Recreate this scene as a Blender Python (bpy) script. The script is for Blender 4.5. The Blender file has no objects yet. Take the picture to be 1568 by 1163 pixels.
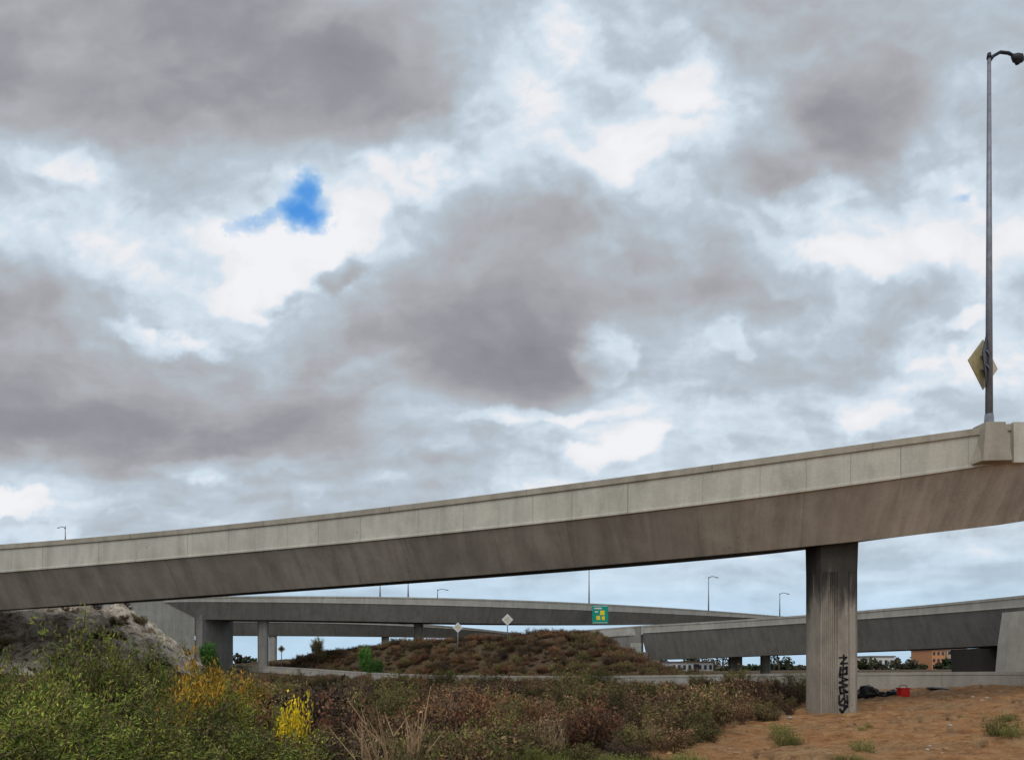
import bpy, bmesh, math, random
import numpy as np
from mathutils import Vector, Matrix
random.seed(7); rng=np.random.default_rng(11)
F=1220.0; CX=784.0; H=1018.0; CZ=1.7
def W(u,v,d): return Vector(((u-CX)/F*d, d, CZ+(H-v)/F*d))
scene=bpy.context.scene
col=scene.collection
# ------------------------------------------------ camera
cam=bpy.data.cameras.new("camera"); cam.lens=36*F/1568; cam.sensor_width=36
cam.shift_y=(H-581.5)/1568; cam.clip_start=0.1; cam.clip_end=12000
co=bpy.data.objects.new("camera",cam); co.location=(0,0,CZ); co.rotation_euler=(math.radians(90),0,0)
col.objects.link(co); scene.camera=co
scene.view_settings.view_transform='Standard'; scene.view_settings.look='None'; scene.view_settings.exposure=0
# ------------------------------------------------ node helper
class G:
    def __init__(s,nt): s.nt=nt; s.N=nt.nodes; s.L=nt.links
    def n(s,t,ins=None,**kw):
        x=s.N.new(t)
        for k,v in kw.items(): setattr(x,k,v)
        if ins:
            for k,v in ins.items(): s.set(x.inputs[k],v)
        return x
    def set(s,sock,v):
        if hasattr(v,'is_output') or isinstance(v,bpy.types.NodeSocket): s.L.new(v,sock)
        else: sock.default_value=v
    def m(s,op,a,b=0.0,c=None,clamp=False):
        x=s.n('ShaderNodeMath',operation=op,use_clamp=clamp); s.set(x.inputs[0],a); s.set(x.inputs[1],b)
        if c is not None: s.set(x.inputs[2],c)
        return x.outputs[0]
    def noise(s,vec,scale,detail=4,rough=.5,dist=0,color=False):
        x=s.n('ShaderNodeTexNoise',{'Scale':scale,'Detail':detail,'Roughness':rough,'Distortion':dist})
        if vec is not None: s.set(x.inputs['Vector'],vec)
        return x.outputs['Color' if color else 'Fac']
    def mr(s,v,a,b,c=0.,d=1.,smooth=False):
        x=s.n('ShaderNodeMapRange'); 
        if smooth: x.interpolation_type='SMOOTHSTEP'
        s.set(x.inputs[0],v)
        for i,q in enumerate((a,b,c,d)): x.inputs[i+1].default_value=q
        return x.outputs[0]
    def ramp(s,f,stops,interp='LINEAR'):
        x=s.n('ShaderNodeValToRGB'); cr=x.color_ramp; cr.interpolation=interp
        while len(cr.elements)<len(stops): cr.elements.new(.5)
        for e,(p,c) in zip(cr.elements,stops):
            e.position=p; e.color=(*c,1)
        s.set(x.inputs[0],f); return x.outputs[0]
    def mix(s,f,a,b,mode='MIX'):
        x=s.n('ShaderNodeMix',data_type='RGBA',blend_type=mode)
        s.set(x.inputs[0],f)
        for k,v in ((6,a),(7,b)):
            if isinstance(v,tuple) and len(v)==3: v=(*v,1)
            s.set(x.inputs[k],v)
        return x.outputs[2]
def newmat(name):
    m=bpy.data.materials.new(name); m.use_nodes=True; g=G(m.node_tree)
    b=g.N['Principled BSDF']; b.inputs['Roughness'].default_value=.85
    b.inputs['Specular IOR Level'].default_value=.25
    return m,g,b
# ------------------------------------------------ numpy noise
def ss(a,b,x):
    t=np.clip((x-a)/(b-a),0,1); return t*t*(3-2*t)
_perm=rng.random((256,256))
def vn(x,y):
    xi=np.floor(x).astype(int); yi=np.floor(y).astype(int); fx=x-xi; fy=y-yi
    fx=fx*fx*fx*(fx*(fx*6-15)+10); fy=fy*fy*fy*(fy*(fy*6-15)+10)
    g_=lambda a,b:_perm[a%256,b%256]
    return (g_(xi,yi)*(1-fx)+g_(xi+1,yi)*fx)*(1-fy)+(g_(xi,yi+1)*(1-fx)+g_(xi+1,yi+1)*fx)*fy-.5
def fbm(x,y,o=4,gain=.5,rot=False):
    s=0;a=1
    for i in range(o):
        s=s+a*vn(x+17.3*i,y+5.7*i); a*=gain
        x,y=(1.6*x-1.2*y,1.2*x+1.6*y) if rot else (2*x,2*y)
    return s
# ------------------------------------------------ world: overcast, Nishita behind the cloud veil
SUN_EL=52; SUN_AZ=205
w=bpy.data.worlds.new("World"); scene.world=w; w.use_nodes=True
g=G(w.node_tree); g.N.clear()
sky=g.n('ShaderNodeTexSky',sky_type='NISHITA',sun_disc=False,sun_elevation=math.radians(SUN_EL),sun_rotation=math.radians(SUN_AZ))
out=g.mix(.85,sky.outputs[0],(8.8,8.9,9.1,1))
bg=g.n('ShaderNodeBackground',{0:out,1:.1}); wo=g.n('ShaderNodeOutputWorld',{0:bg.outputs[0]})
# ------------------------------------------------ sky: cloud layer on a dome over the northern half
def axis(core,step,lim,grow):
    a=list(np.arange(-core,core+1e-6,step)); x=core; s=step
    while x<lim: s*=grow; x=min(x+s,lim); a.append(x); a.insert(0,-x)
    return np.array(a)
azs=np.radians(axis(37,.085,108,1.25))
els=list(np.arange(-1.2,44,.085)); s=.085;x=els[-1]
while x<88: s*=1.25; x=min(x+s,88); els.append(x)
els=np.radians(np.array(els))
AZ,EL=np.meshgrid(azs,els)
azc=np.clip(AZ,-1.15,1.15); ec=np.clip(EL,0,1.15)
U=CX+F*np.tan(azc)+ (AZ-azc)*1500; Vv=H-F*np.tan(ec)/np.cos(azc)
U=np.clip(U,-2500,4000); Vv=np.clip(Vv,-1800,1020)
GR=np.array([
[160,162,158,158,158,168,180,196,190,182,180,178,174,180],
[163,166,162,159,157,164,186,212,198,188,186,180,176,184],
[166,160,156,156,160,172,198,218,212,232,208,168,174,192],
[198,204,184,192,202,226,222,202,232,200,176,186,198,208],
[208,226,226,238,236,208,176,170,184,194,206,232,222,232],
[170,188,218,230,200,172,164,160,166,170,190,210,188,198],
[170,178,188,188,172,172,152,140,190,204,190,182,210,218],
[152,156,158,162,168,188,196,200,216,204,204,208,208,208],
[220,196,188,190,192,196,200,208,214,212,210,208,208,208],
[207,204,202,204,206,208,210,210,212,212,210,208,208,208],
[210,210,210,210,210,212,214,214,214,214,212,212,210,210]],float)+3
rows_v=np.array([-60,60,160,260,360,460,560,660,760,870,990],float)
FT=[(790,590,130,50,4,-16,.6),(560,120,300,60,-4,-7,.8),(1290,190,140,60,18,-12,.7),(430,390,95,48,-5,18,.35),(385,445,70,30,10,14,.3),
(1035,125,60,36,55,18,.35),(985,228,75,30,15,18,.35),(660,212,80,34,20,16,.4),(1240,300,75,32,10,18,.35),(1250,392,80,28,-8,16,.35),(1440,325,60,55,10,18,.35),
(1400,380,70,26,30,10,.4),(925,550,45,34,50,20,.3),(955,690,60,22,15,22,.3),(25,762,45,22,-20,26,.3),(255,515,75,18,-6,20,.3),(1470,490,30,16,0,20,.3),
(520,415,50,26,40,-32,.3),(300,640,240,38,-5,-10,.7),(545,335,38,60,-35,14,.4),(1005,385,45,28,0,-14,.4),(60,290,90,45,0,10,.6),(1330,140,100,30,25,-8,.6),
(320,715,110,14,3,14,.4),(820,640,110,12,5,20,.4),(1430,570,90,26,8,14,.4),(860,40,30,60,-20,12,.6),(540,580,60,20,10,10,.5),(880,330,100,40,10,-8,.7),
(120,255,50,26,10,14,.35),(1120,520,40,16,-10,12,.35),(1180,470,60,18,20,-12,.4),(420,455,30,12,0,-16,.4),(1330,640,70,14,5,12,.4)]
def cloudL(U,Vv):
    X_=U/210.; Y_=Vv/170.
    wx=fbm(X_+3.1,Y_+8.2,5,.5,True)*58; wy=fbm(X_+41.,Y_+19.,5,.5,True)*44
    u=U+wx; v=Vv+wy
    ci=np.clip((u-56)/112,0,12.999); i=np.floor(ci).astype(int); fu=ci-i; fu=fu*fu*(3-2*fu)
    ri=np.clip(np.interp(v,rows_v,np.arange(11)),0,9.999); j=np.floor(ri).astype(int); fv=ri-j; fv=fv*fv*(3-2*fv)
    L=(GR[j,i]*(1-fu)+GR[j,i+1]*fu)*(1-fv)+(GR[j+1,i]*(1-fu)+GR[j+1,i+1]*fu)*fv
    wx2=fbm(U/80.+9,Vv/68.+4,6,.57,True)*34; wy2=fbm(U/80.+29,Vv/68.+54,6,.57,True)*29
    uu=U+wx*.35+wx2; vv=Vv+wy*.35+wy2
    for (a,b,ru,rv,t,dl,sh) in FT:
        t=math.radians(t); du=uu-a; dv=-(vv-b)
        p=(du*math.cos(t)+dv*math.sin(t))/ru; q=(-du*math.sin(t)+dv*math.cos(t))/rv
        r=np.sqrt(p*p+q*q); L=L+dl*(1-ss(1-sh,1+sh*1.3,r))
    per=np.clip((H-Vv)/500,.12,1.0)
    n=fbm(u/165.+5,(v/100.)/(.55+.45*per)+2,7,.53,True)
    n2=fbm(uu/52.+15,vv/40.+12,5,.53,True)
    amp=.6+.6*ss(165,205,L)
    return L+n*25+n2*12*amp
L=cloudL(U,Vv); Lup=cloudL(U+8,Vv-13)
L=L+np.clip(L-Lup,-20,20)*.22*ss(160,200,L)
br=ss(198,214,L); L=L+br*7
L=np.where(L<152,152-(152-L)*.6,L); L=np.where(L>236,236+(L-236)*.4,L); L=np.clip(L,136,243)
horz=1-ss(20,230,H-Vv); L=L*(1-.7*horz)+210*.7*horz
k=ss(165,200,L)*(1-ss(222,240,L)); dk=1-ss(140,190,L)
R_=L*(1-.06*k)-1-1.5*dk; G_=L-.5-1.5*dk; B_=L*(1+.04*k)+3+3.5*dk
R_=R_-14*horz; B_=B_+9*horz
wx2=fbm(U/46.+9,Vv/40.+4,5,.55,True)*18; wy2=fbm(U/46.+29,Vv/40.+54,5,.55,True)*15
def hole(a,b,ru,rv,t,s0,s1):
    t=math.radians(t); du=U+wx2-a; dv=-(Vv+wy2-b); p=(du*math.cos(t)+dv*math.sin(t))/ru; q=(-du*math.sin(t)+dv*math.cos(t))/rv
    return 1-ss(s0,s1,np.sqrt(p*p+q*q))
bl=np.maximum(hole(458,325,50,32,0,.2,1.4),hole(468,298,30,34,-20,.15,1.5)*.95); bl=np.maximum(bl,hole(395,340,55,16,14,.0,1.5)*.45); bl=np.maximum(bl,hole(1474,306,12,10,0,.0,1.6)*.35)
br_=fbm(U/20.,Vv/18.,4,.55,True); bl=np.clip(bl-np.clip(br_,0,1)*.45*(1-bl)*2,0,1)
R_=R_*(1-bl)+80*bl; G_=G_*(1-bl)+148*bl; B_=B_*(1-bl)+224*bl
C=np.stack([R_,G_,B_],-1)/255.; C=np.where(C<=.04045,C/12.92,((C+.055)/1.055)**2.4)
RD=8000.
V=np.stack([np.sin(AZ)*np.cos(EL)*RD,np.cos(AZ)*np.cos(EL)*RD,np.sin(EL)*RD],-1).reshape(-1,3)
def mesh_np(name,V,Q,cols=None,smooth=False):
    me=bpy.data.meshes.new(name); me.vertices.add(len(V)); me.vertices.foreach_set('co',np.asarray(V,np.float32).ravel())
    k=Q.shape[1]
    me.loops.add(Q.size); me.loops.foreach_set('vertex_index',Q.astype(np.int32).ravel())
    me.polygons.add(len(Q)); me.polygons.foreach_set('loop_start',np.arange(0,Q.size,k,dtype=np.int32))
    if smooth: me.polygons.foreach_set('use_smooth',np.ones(len(Q),bool))
    if cols is not None:
        a=me.color_attributes.new('tint','FLOAT_COLOR','POINT')
        c=np.ones((len(V),4),np.float32); c[:,:3]=cols; a.data.foreach_set('color',c.ravel())
    me.update(calc_edges=True); me.validate(); return me
ny,nx=AZ.shape; idx=np.arange(nx*ny).reshape(ny,nx)
Q=np.stack([idx[:-1,:-1],idx[:-1,1:],idx[1:,1:],idx[1:,:-1]],-1).reshape(-1,4)
me=mesh_np('sky',V,Q,C.reshape(-1,3),True)
m=bpy.data.materials.new('cloud_layer'); m.use_nodes=True; g=G(m.node_tree); g.N.clear()
at=g.n('ShaderNodeAttribute',attribute_name='tint').outputs['Color']
em=g.n('ShaderNodeEmission',{0:at,1:1.0}); g.n('ShaderNodeOutputMaterial',{0:em.outputs[0]})
m.cycles.emission_sampling='NONE'; me.materials.append(m)
so_=bpy.data.objects.new('sky',me); col.objects.link(so_)
# ------------------------------------------------ sun
sl=bpy.data.lights.new("sun",'SUN'); sl.energy=1.05; sl.angle=math.radians(30); sl.color=(1,.95,.88)
so=bpy.data.objects.new("sun",sl); col.objects.link(so)
az=math.radians(SUN_AZ); el=math.radians(SUN_EL)
sd=Vector((math.sin(az)*math.cos(el),math.cos(az)*math.cos(el),math.sin(el)))
so.rotation_euler=(-sd).to_track_quat('-Z','Y').to_euler()
# ------------------------------------------------ materials
def concrete(name,base,stain,streak=.5,joint=0,bump=.25,dark_top=None,jw=.03,jd=.6,cv=.25):
    m,g,b=newmat(name)
    uv=g.n('ShaderNodeUVMap').outputs[0]; ob=g.n('ShaderNodeTexCoord').outputs['Object']
    mid=g.noise(ob,1.3,7,.68)
    mpv=g.n('ShaderNodeMapping',{'Vector':uv,'Scale':(1.3,.22,1)}).outputs[0]
    st=g.noise(mpv,1.4,6,.62,.3); big=g.noise(ob,.3,2,.6); fine=g.noise(ob,26,3,.7)
    f=g.m('ADD',g.m('MULTIPLY',g.mr(st,.38,.68),streak),g.m('MULTIPLY',g.mr(big,.35,.7),.35))
    f=g.m('ADD',f,g.m('MULTIPLY',g.m('SUBTRACT',mid,.5),1.3),clamp=True)
    c=g.mix(f,base,stain)
    c=g.mix(1.0,c,g.ramp(fine,[(0.2,(.78,.78,.78)),(.8,(1.15,1.15,1.15))]),'MULTIPLY')
    sx=g.n('ShaderNodeSeparateXYZ',{0:uv})
    v=g.n('ShaderNodeTexVoronoi',{'Vector':uv,'Scale':1.7,'Randomness':1.0}); 
    dab=g.m('MULTIPLY',g.mr(v.outputs['Distance'],.04,.08,1,0),g.mr(big,.45,.5))
    c=g.mix(g.m('MULTIPLY',dab,.5),c,(stain[0]*.4,stain[1]*.4,stain[2]*.4))
    if joint:
        warp=g.m('ADD',sx.outputs[0],g.m('MULTIPLY',g.m('SINE',g.m('MULTIPLY',sx.outputs[0],.61)),.55))
        q_=g.m('DIVIDE',warp,joint); fr=g.m('FRACT',q_); cell=g.m('FLOOR',q_)
        jm=g.m('LESS_THAN',fr,jw/joint)
        wn=g.n('ShaderNodeTexWhiteNoise',{'W':cell},noise_dimensions='1D').outputs['Value']
        c=g.mix(g.m('MULTIPLY',g.m('SUBTRACT',wn,.3),cv,clamp=True),c,(stain[0]*.9,stain[1]*.9,stain[2]*.9))
        jmm=g.m('MULTIPLY',jm,g.m('ADD',g.m('MULTIPLY',wn,jd*.7),jd*.3))
        c=g.mix(jmm,c,(stain[0]*.3,stain[1]*.3,stain[2]*.3))
    if dark_top:  # top painted darker: water stain plus shade of the deck put into the colour
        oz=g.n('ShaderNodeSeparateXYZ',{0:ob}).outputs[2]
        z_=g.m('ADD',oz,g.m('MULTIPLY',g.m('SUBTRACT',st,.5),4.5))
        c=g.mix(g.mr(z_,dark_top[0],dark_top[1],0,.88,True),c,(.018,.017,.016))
    g.set(b.inputs['Base Color'],c)
    bp=g.n('ShaderNodeBump',{'Strength':bump,'Distance':.03,'Height':g.m('ADD',mid,g.m('MULTIPLY',fine,.4))})
    g.set(b.inputs['Normal'],bp.outputs[0]); b.inputs['Roughness'].default_value=.9
    return m
M_bar=concrete("concrete_barrier",(.53,.52,.455),(.32,.31,.265),.55,1.75,jd=.7,cv=.2,jw=.025)
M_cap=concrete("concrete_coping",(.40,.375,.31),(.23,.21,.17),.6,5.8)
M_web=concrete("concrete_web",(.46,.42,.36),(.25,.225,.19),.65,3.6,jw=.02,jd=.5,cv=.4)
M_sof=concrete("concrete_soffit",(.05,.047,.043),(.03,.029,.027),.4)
M_far=concrete("concrete_weathered",(.43,.425,.385),(.26,.255,.225),.5,6)
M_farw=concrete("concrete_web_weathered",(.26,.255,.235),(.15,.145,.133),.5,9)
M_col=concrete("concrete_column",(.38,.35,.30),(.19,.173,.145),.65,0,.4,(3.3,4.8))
def flat(name,c,rough=.6,metal=0,var=.25,scale=6):
    m,g,b=newmat(name); ob=g.n('ShaderNodeTexCoord').outputs['Object']
    n=g.noise(ob,scale,3,.6)
    k=g.ramp(n,[(.25,(1-var,)*3),(.75,(1+var,)*3)])
    g.set(b.inputs['Base Color'],g.mix(1.,c,k,'MULTIPLY')); b.inputs['Roughness'].default_value=rough; b.inputs['Metallic'].default_value=metal
    return m
M_galv=flat("galvanised_steel",(.20,.215,.25),.5,.3)
M_dark=flat("dark_metal",(.025,.025,.035),.5)
M_signback=flat("sign_back_aluminium",(.50,.47,.37),.6)
M_white=flat("white_sheet",(.6,.61,.62),.5)
M_green=flat("sign_green",(.0,.27,.20),.5)
M_yel=flat("sign_yellow",(.75,.6,.03),.5)
M_red=flat("red_plastic",(.6,.015,.01),.4)
M_black=flat("black_bag",(.012,.012,.013),.35)
M_paint=flat("graffiti_paint",(.012,.011,.014),.5)
M_asph=flat("asphalt",(.055,.055,.057),.9,0,.3,3)
M_line=flat("road_paint",(.7,.7,.68),.7)
M_rock=flat("rock",(.35,.33,.29),.9,0,.35)
M_win=flat("window_glass",(.03,.04,.06),.2)
M_bwhite=flat("stucco_white",(.6,.6,.58),.8,0,.1); M_borange=flat("stucco_orange",(.50,.24,.12),.8,0,.1); M_btan=flat("stucco_tan",(.42,.33,.24),.8,0,.1)
M_roof=flat("roof",(.18,.12,.1),.9)
# ------------------------------------------------ terrain
RX=[-140,-60,-34.6,-22,-11.8,5.9,17,25.7,60,140]; RY=[190,138,110,95,78,62,47,40.5,31,20]
RZ=[1.5,1.2,.8,.25,-.2,-.23,.22,.36,.8,1.2]
def _sm(xs,tab):
    return sum(np.interp(xs+o,RX,tab) for o in(-6,-3,0,3,6))/5
def yroad(x): return _sm(np.asarray(x,float),RY)
def zroad(x): return _sm(np.asarray(x,float),RZ)
def edge(y): return 2.6+(y-15)*.54
def hill_mask(x,y):
    xx=x+2.0*fbm(x*.15,y*.15,3)+np.clip(y-46,0,60)*.38
    return ss(13.5,24,-xx)*ss(32,49,y)*(1-ss(62,80,y))
def height(x,y):
    x=np.asarray(x,float); y=np.asarray(y,float)
    e=edge(np.clip(y,-20,60))
    zr=zroad(x); yr=yroad(x)
    rill=np.abs(fbm(x*.55+y*.75,y*.16-x*.12,3))
    dirt=-.12+.066*np.clip(x-e,0,14)+.015*(np.clip(y,0,45)-15)+.14*fbm(x*.6,y*.6)-.45*np.clip(.22-rill,0,1)
    gul=-.70-.65*ss(22,40,y)+.3*fbm(x*.3,y*.3)
    gul=gul*(1-ss(-9,-16,x)) + (.1-.6*ss(30,50,y))*ss(-9,-16,x)
    k=ss(-1.8,.6,x-e+.9*fbm(x*.5+3,y*.5))
    near=gul*(1-k)+dirt*k
    t=ss(-6.5,-.8,y-yr)
    z=near*(1-t)+zr*t
    hl=hill_mask(x,y)
    z=z+hl*5.6*(1+.12*fbm(x*.35,y*.35))+hl*1.0*fbm(x*.8,y*.8)-hl*1.5*np.clip(.3-np.abs(fbm(x*.6,y*.25+4,3)),0,1)
    cr=np.interp(x,[-75,-60,-45,-31,-22,-16,-8,0,6,9,12,15,20],[.8,1.6,2.3,3.0,3.6,4.0,4.3,4.7,5.2,5.1,3.4,1.3,.3])-zr
    ym=np.maximum(np.clip(96-.25*x,90,112),yr+20)
    b=ss(0,1,(y-(yr+9))/np.maximum(ym-(yr+9),6))*(1-ss(0,1,(y-ym-14)/35))
    z=z+np.maximum(cr,0)*b*(1+.10*fbm(x*.2,y*.2))+ .35*b*fbm(x*.5,y*.5)
    emb=8.3*ss(44,54,-x)*ss(84,98,y)*(1-ss(125,140,y))
    z=np.maximum(z,emb)
    far=ss(150,220,y)
    z=z*(1-far)+(.2)*far
    side=ss(150,300,np.abs(x)); z=z*(1-side)
    return z
def spaced(lo,hi,fine_lo,fine_hi,step,grow=1.12):
    v=list(np.arange(fine_lo,fine_hi,step)); s=step;x=v[-1]
    while x<hi: s*=grow; x+=s; v.append(x)
    s=step;x=v[0]; pre=[]
    while x>lo: s*=grow; x-=s; pre.append(x)
    return np.array(pre[::-1]+v)
xs=spaced(-7500,7500,-45,45,.2,1.13); 
ys=np.concatenate([spaced(-60,60,2,60,.2,1.2)[:-2], spaced(60,7900,61,130,.7,1.12)[0:]])
ys=np.unique(np.round(ys[(ys>-80)],3)); ys=ys[np.concatenate([[True],np.diff(ys)>.12])]
X,Y=np.meshgrid(xs,ys); Z=height(X,Y)
rgh=(np.abs(X)<60)&(Y<130)
Z=Z+np.where(rgh,(.10+.12*hill_mask(X,Y))*fbm(X*1.9,Y*1.9,4),0)
nx,ny=len(xs),len(ys)
V=np.stack([X,Y,Z],-1).reshape(-1,3)
idx=np.arange(nx*ny).reshape(ny,nx)
Q=np.stack([idx[:-1,:-1],idx[:-1,1:],idx[1:,1:],idx[1:,:-1]],-1).reshape(-1,4)
e=edge(np.clip(Y,-20,60))
zone=np.zeros((ny,nx,3))
zone[...,0]=ss(-1.4,-.2,X-e+.9*fbm(X*.5+3,Y*.5))*ss(2,-1,Y-yroad(X))*(Y<60)
hm=hill_mask(X,Y); zone[...,1]=ss(.10,.35,hm+.25*fbm(X*.35,Y*.35))*(X<-12)
zone[...,2]=ss(0,3,Y-yroad(X))
me=mesh_np('ground',V,Q,zone.reshape(-1,3),True)
ground=bpy.data.objects.new('ground',me); col.objects.link(ground)
m,g,b=newmat('ground_dirt')
ob=g.n('ShaderNodeTexCoord').outputs['Object']
at=g.n('ShaderNodeAttribute',attribute_name='tint'); sp=g.n('ShaderNodeSeparateColor',{0:at.outputs['Color']})
na=g.noise(ob,.5,5,.65); nb=g.noise(ob,2.6,8,.72); nc=g.noise(ob,18,4,.7); nd=g.noise(ob,.9,6,.7)
brush=g.ramp(nb,[(.25,(.04,.028,.018)),(.45,(.095,.06,.037)),(.6,(.14,.095,.06)),(.8,(.21,.155,.10))])
brush=g.mix(g.mr(na,.45,.7),brush,g.ramp(nb,[(.3,(.04,.045,.018)),(.7,(.15,.125,.055))]))
org=g.ramp(nb,[(.28,(.17,.07,.028)),(.40,(.40,.19,.075)),(.52,(.55,.29,.125)),(.72,(.66,.42,.22))])
org=g.mix(g.mr(na,.48,.62,0,.6),org,g.ramp(nb,[(.35,(.18,.13,.065)),(.6,(.50,.35,.19))]))
org=g.mix(g.mr(nc,.54,.64,0,.65),org,(.17,.085,.04))
pale=g.ramp(nb,[(.36,(.15,.10,.07)),(.44,(.42,.335,.25)),(.53,(.70,.63,.52)),(.8,(.80,.75,.66))])
pale=g.mix(g.mr(nd,.5,.6,0,.75),pale,g.ramp(nb,[(.35,(.08,.055,.04)),(.6,(.30,.22,.15))]))
r_=g.m('ADD',sp.outputs[0],g.m('MULTIPLY',g.m('SUBTRACT',nb,.5),.9)); 
c=g.mix(g.mr(r_,.4,.6),brush,org)
g_=g.m('ADD',sp.outputs[1],g.m('MULTIPLY',g.m('SUBTRACT',nb,.5),1.3))
c=g.mix(g.mr(g_,.4,.62),c,pale)
g.set(b.inputs['Base Color'],c)
bp=g.n('ShaderNodeBump',{'Strength':1.0,'Distance':.25,'Height':g.m('ADD',nb,g.m('MULTIPLY',nc,.4))}); g.set(b.inputs['Normal'],bp.outputs[0])
b.inputs['Roughness'].default_value=1; ground.data.materials.append(m)
# ------------------------------------------------ generic mesh builders
def empty(name,loc=(0,0,0)):
    o=bpy.data.objects.new(name,None); o.location=loc; o.empty_display_size=.3; col.objects.link(o); return o
def obj(name,verts,faces,mats,parent=None,mi=None,uvs=None,smooth=False,bevel=0):
    me=bpy.data.meshes.new(name); me.from_pydata([tuple(v) for v in verts],[],faces)
    for m_ in (mats if isinstance(mats,(list,tuple)) else [mats]): me.materials.append(m_)
    if mi is not None: me.polygons.foreach_set('material_index',mi)
    ul=me.uv_layers.new(name='UVMap')
    for pl in me.polygons:
        for li in pl.loop_indices:
            v=me.vertices[me.loops[li].vertex_index].co
            if uvs is not None: ul.data[li].uv=uvs[pl.index][li-pl.loop_start]
            else: ul.data[li].uv=(v.x+v.y*.7,v.z)
        pl.use_smooth=smooth
    bm=bmesh.new(); bm.from_mesh(me); bmesh.ops.recalc_face_normals(bm,faces=bm.faces)
    if bevel: bmesh.ops.bevel(bm,geom=list(bm.edges),offset=bevel,segments=2,affect='EDGES')
    bm.to_mesh(me); bm.free()
    o=bpy.data.objects.new(name,me); col.objects.link(o)
    if parent: o.parent=parent
    return o
def prism(name,poly,z0,z1,mat,parent=None,top=None,**k):
    n=len(poly); top=top or poly
    vs=[(x,y,z0) for x,y in poly]+[(x,y,z1) for x,y in top]
    fs=[(i,(i+1)%n,n+(i+1)%n,n+i) for i in range(n)]+[tuple(range(n))[::-1],tuple(range(n,2*n))]
    return obj(name,vs,fs,mat,parent,**k)
def box(name,c,s,mat,parent=None,bevel=.0,rz=0):
    x,y,z=[q/2 for q in s]
    R=Matrix.Rotation(rz,3,'Z'); vs=[R@Vector((a*x,b_*y,c_*z))+Vector(c) for c_ in(-1,1) for b_ in(-1,1) for a in(-1,1)]
    fs=[(0,1,3,2),(4,6,7,5),(0,4,5,1),(2,3,7,6),(0,2,6,4),(1,5,7,3)]
    return obj(name,vs,fs,mat,parent,bevel=bevel)
def tube(name,pts,rad,mat,parent=None,seg=10):
    pts=[Vector(q) for q in pts]; vs=[];fs=[]
    for i,q in enumerate(pts):
        t=(pts[min(i+1,len(pts)-1)]-pts[max(i-1,0)]).normalized()
        a=t.orthogonal().normalized() if i==0 else (a-t*a.dot(t)).normalized()
        b_=t.cross(a); r=rad[i] if isinstance(rad,(list,tuple)) else rad
        for k in range(seg):
            an=2*math.pi*k/seg; vs.append(q+a*math.cos(an)*r+b_*math.sin(an)*r)
    for i in range(len(pts)-1):
        for k in range(seg):
            fs.append((i*seg+k,i*seg+(k+1)%seg,(i+1)*seg+(k+1)%seg,(i+1)*seg+k))
    fs.append(tuple(range(seg))[::-1]); fs.append(tuple(range((len(pts)-1)*seg,len(pts)*seg)))
    return obj(name,vs,fs,mat,parent,smooth=True)
def gz(x,y): return float(height(np.array([x]),np.array([y]))[0])
# ------------------------------------------------ bridges
def stations(tab,deg,inset,n,ext0,ext1):
    tab=np.array(tab,float); u=tab[:,0]; uu=np.linspace(u[0],u[-1],n); s=(u-784)/800; S=(uu-784)/800
    fit=lambda k:np.polyval(np.polyfit(s,tab[:,k],deg),S)
    vt,vb,vo,d=fit(1),fit(2),fit(3),fit(4)
    x=(uu-CX)/F*d; zt=CZ+(H-vt)/F*d; zb=CZ+(H-vb)/F*d; zo=CZ+(H-vo)/F*(d+inset)
    P=np.stack([x,d,zt,zt-zb,zt-zo],1)
    def ext(p0,p1,L,m_):
        dv=(p0-p1); ln=math.hypot(dv[0],dv[1]); dv=dv/ln; dv[3]=0; dv[4]=0
        return [p0+dv*L*(i/m_) for i in range(1,m_+1)]
    L0=ext(P[0],P[1],ext0,6)[::-1] if ext0 else []; L1=ext(P[-1],P[-2],ext1,6) if ext1 else []
    return np.array(L0+list(P)+L1)
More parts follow.
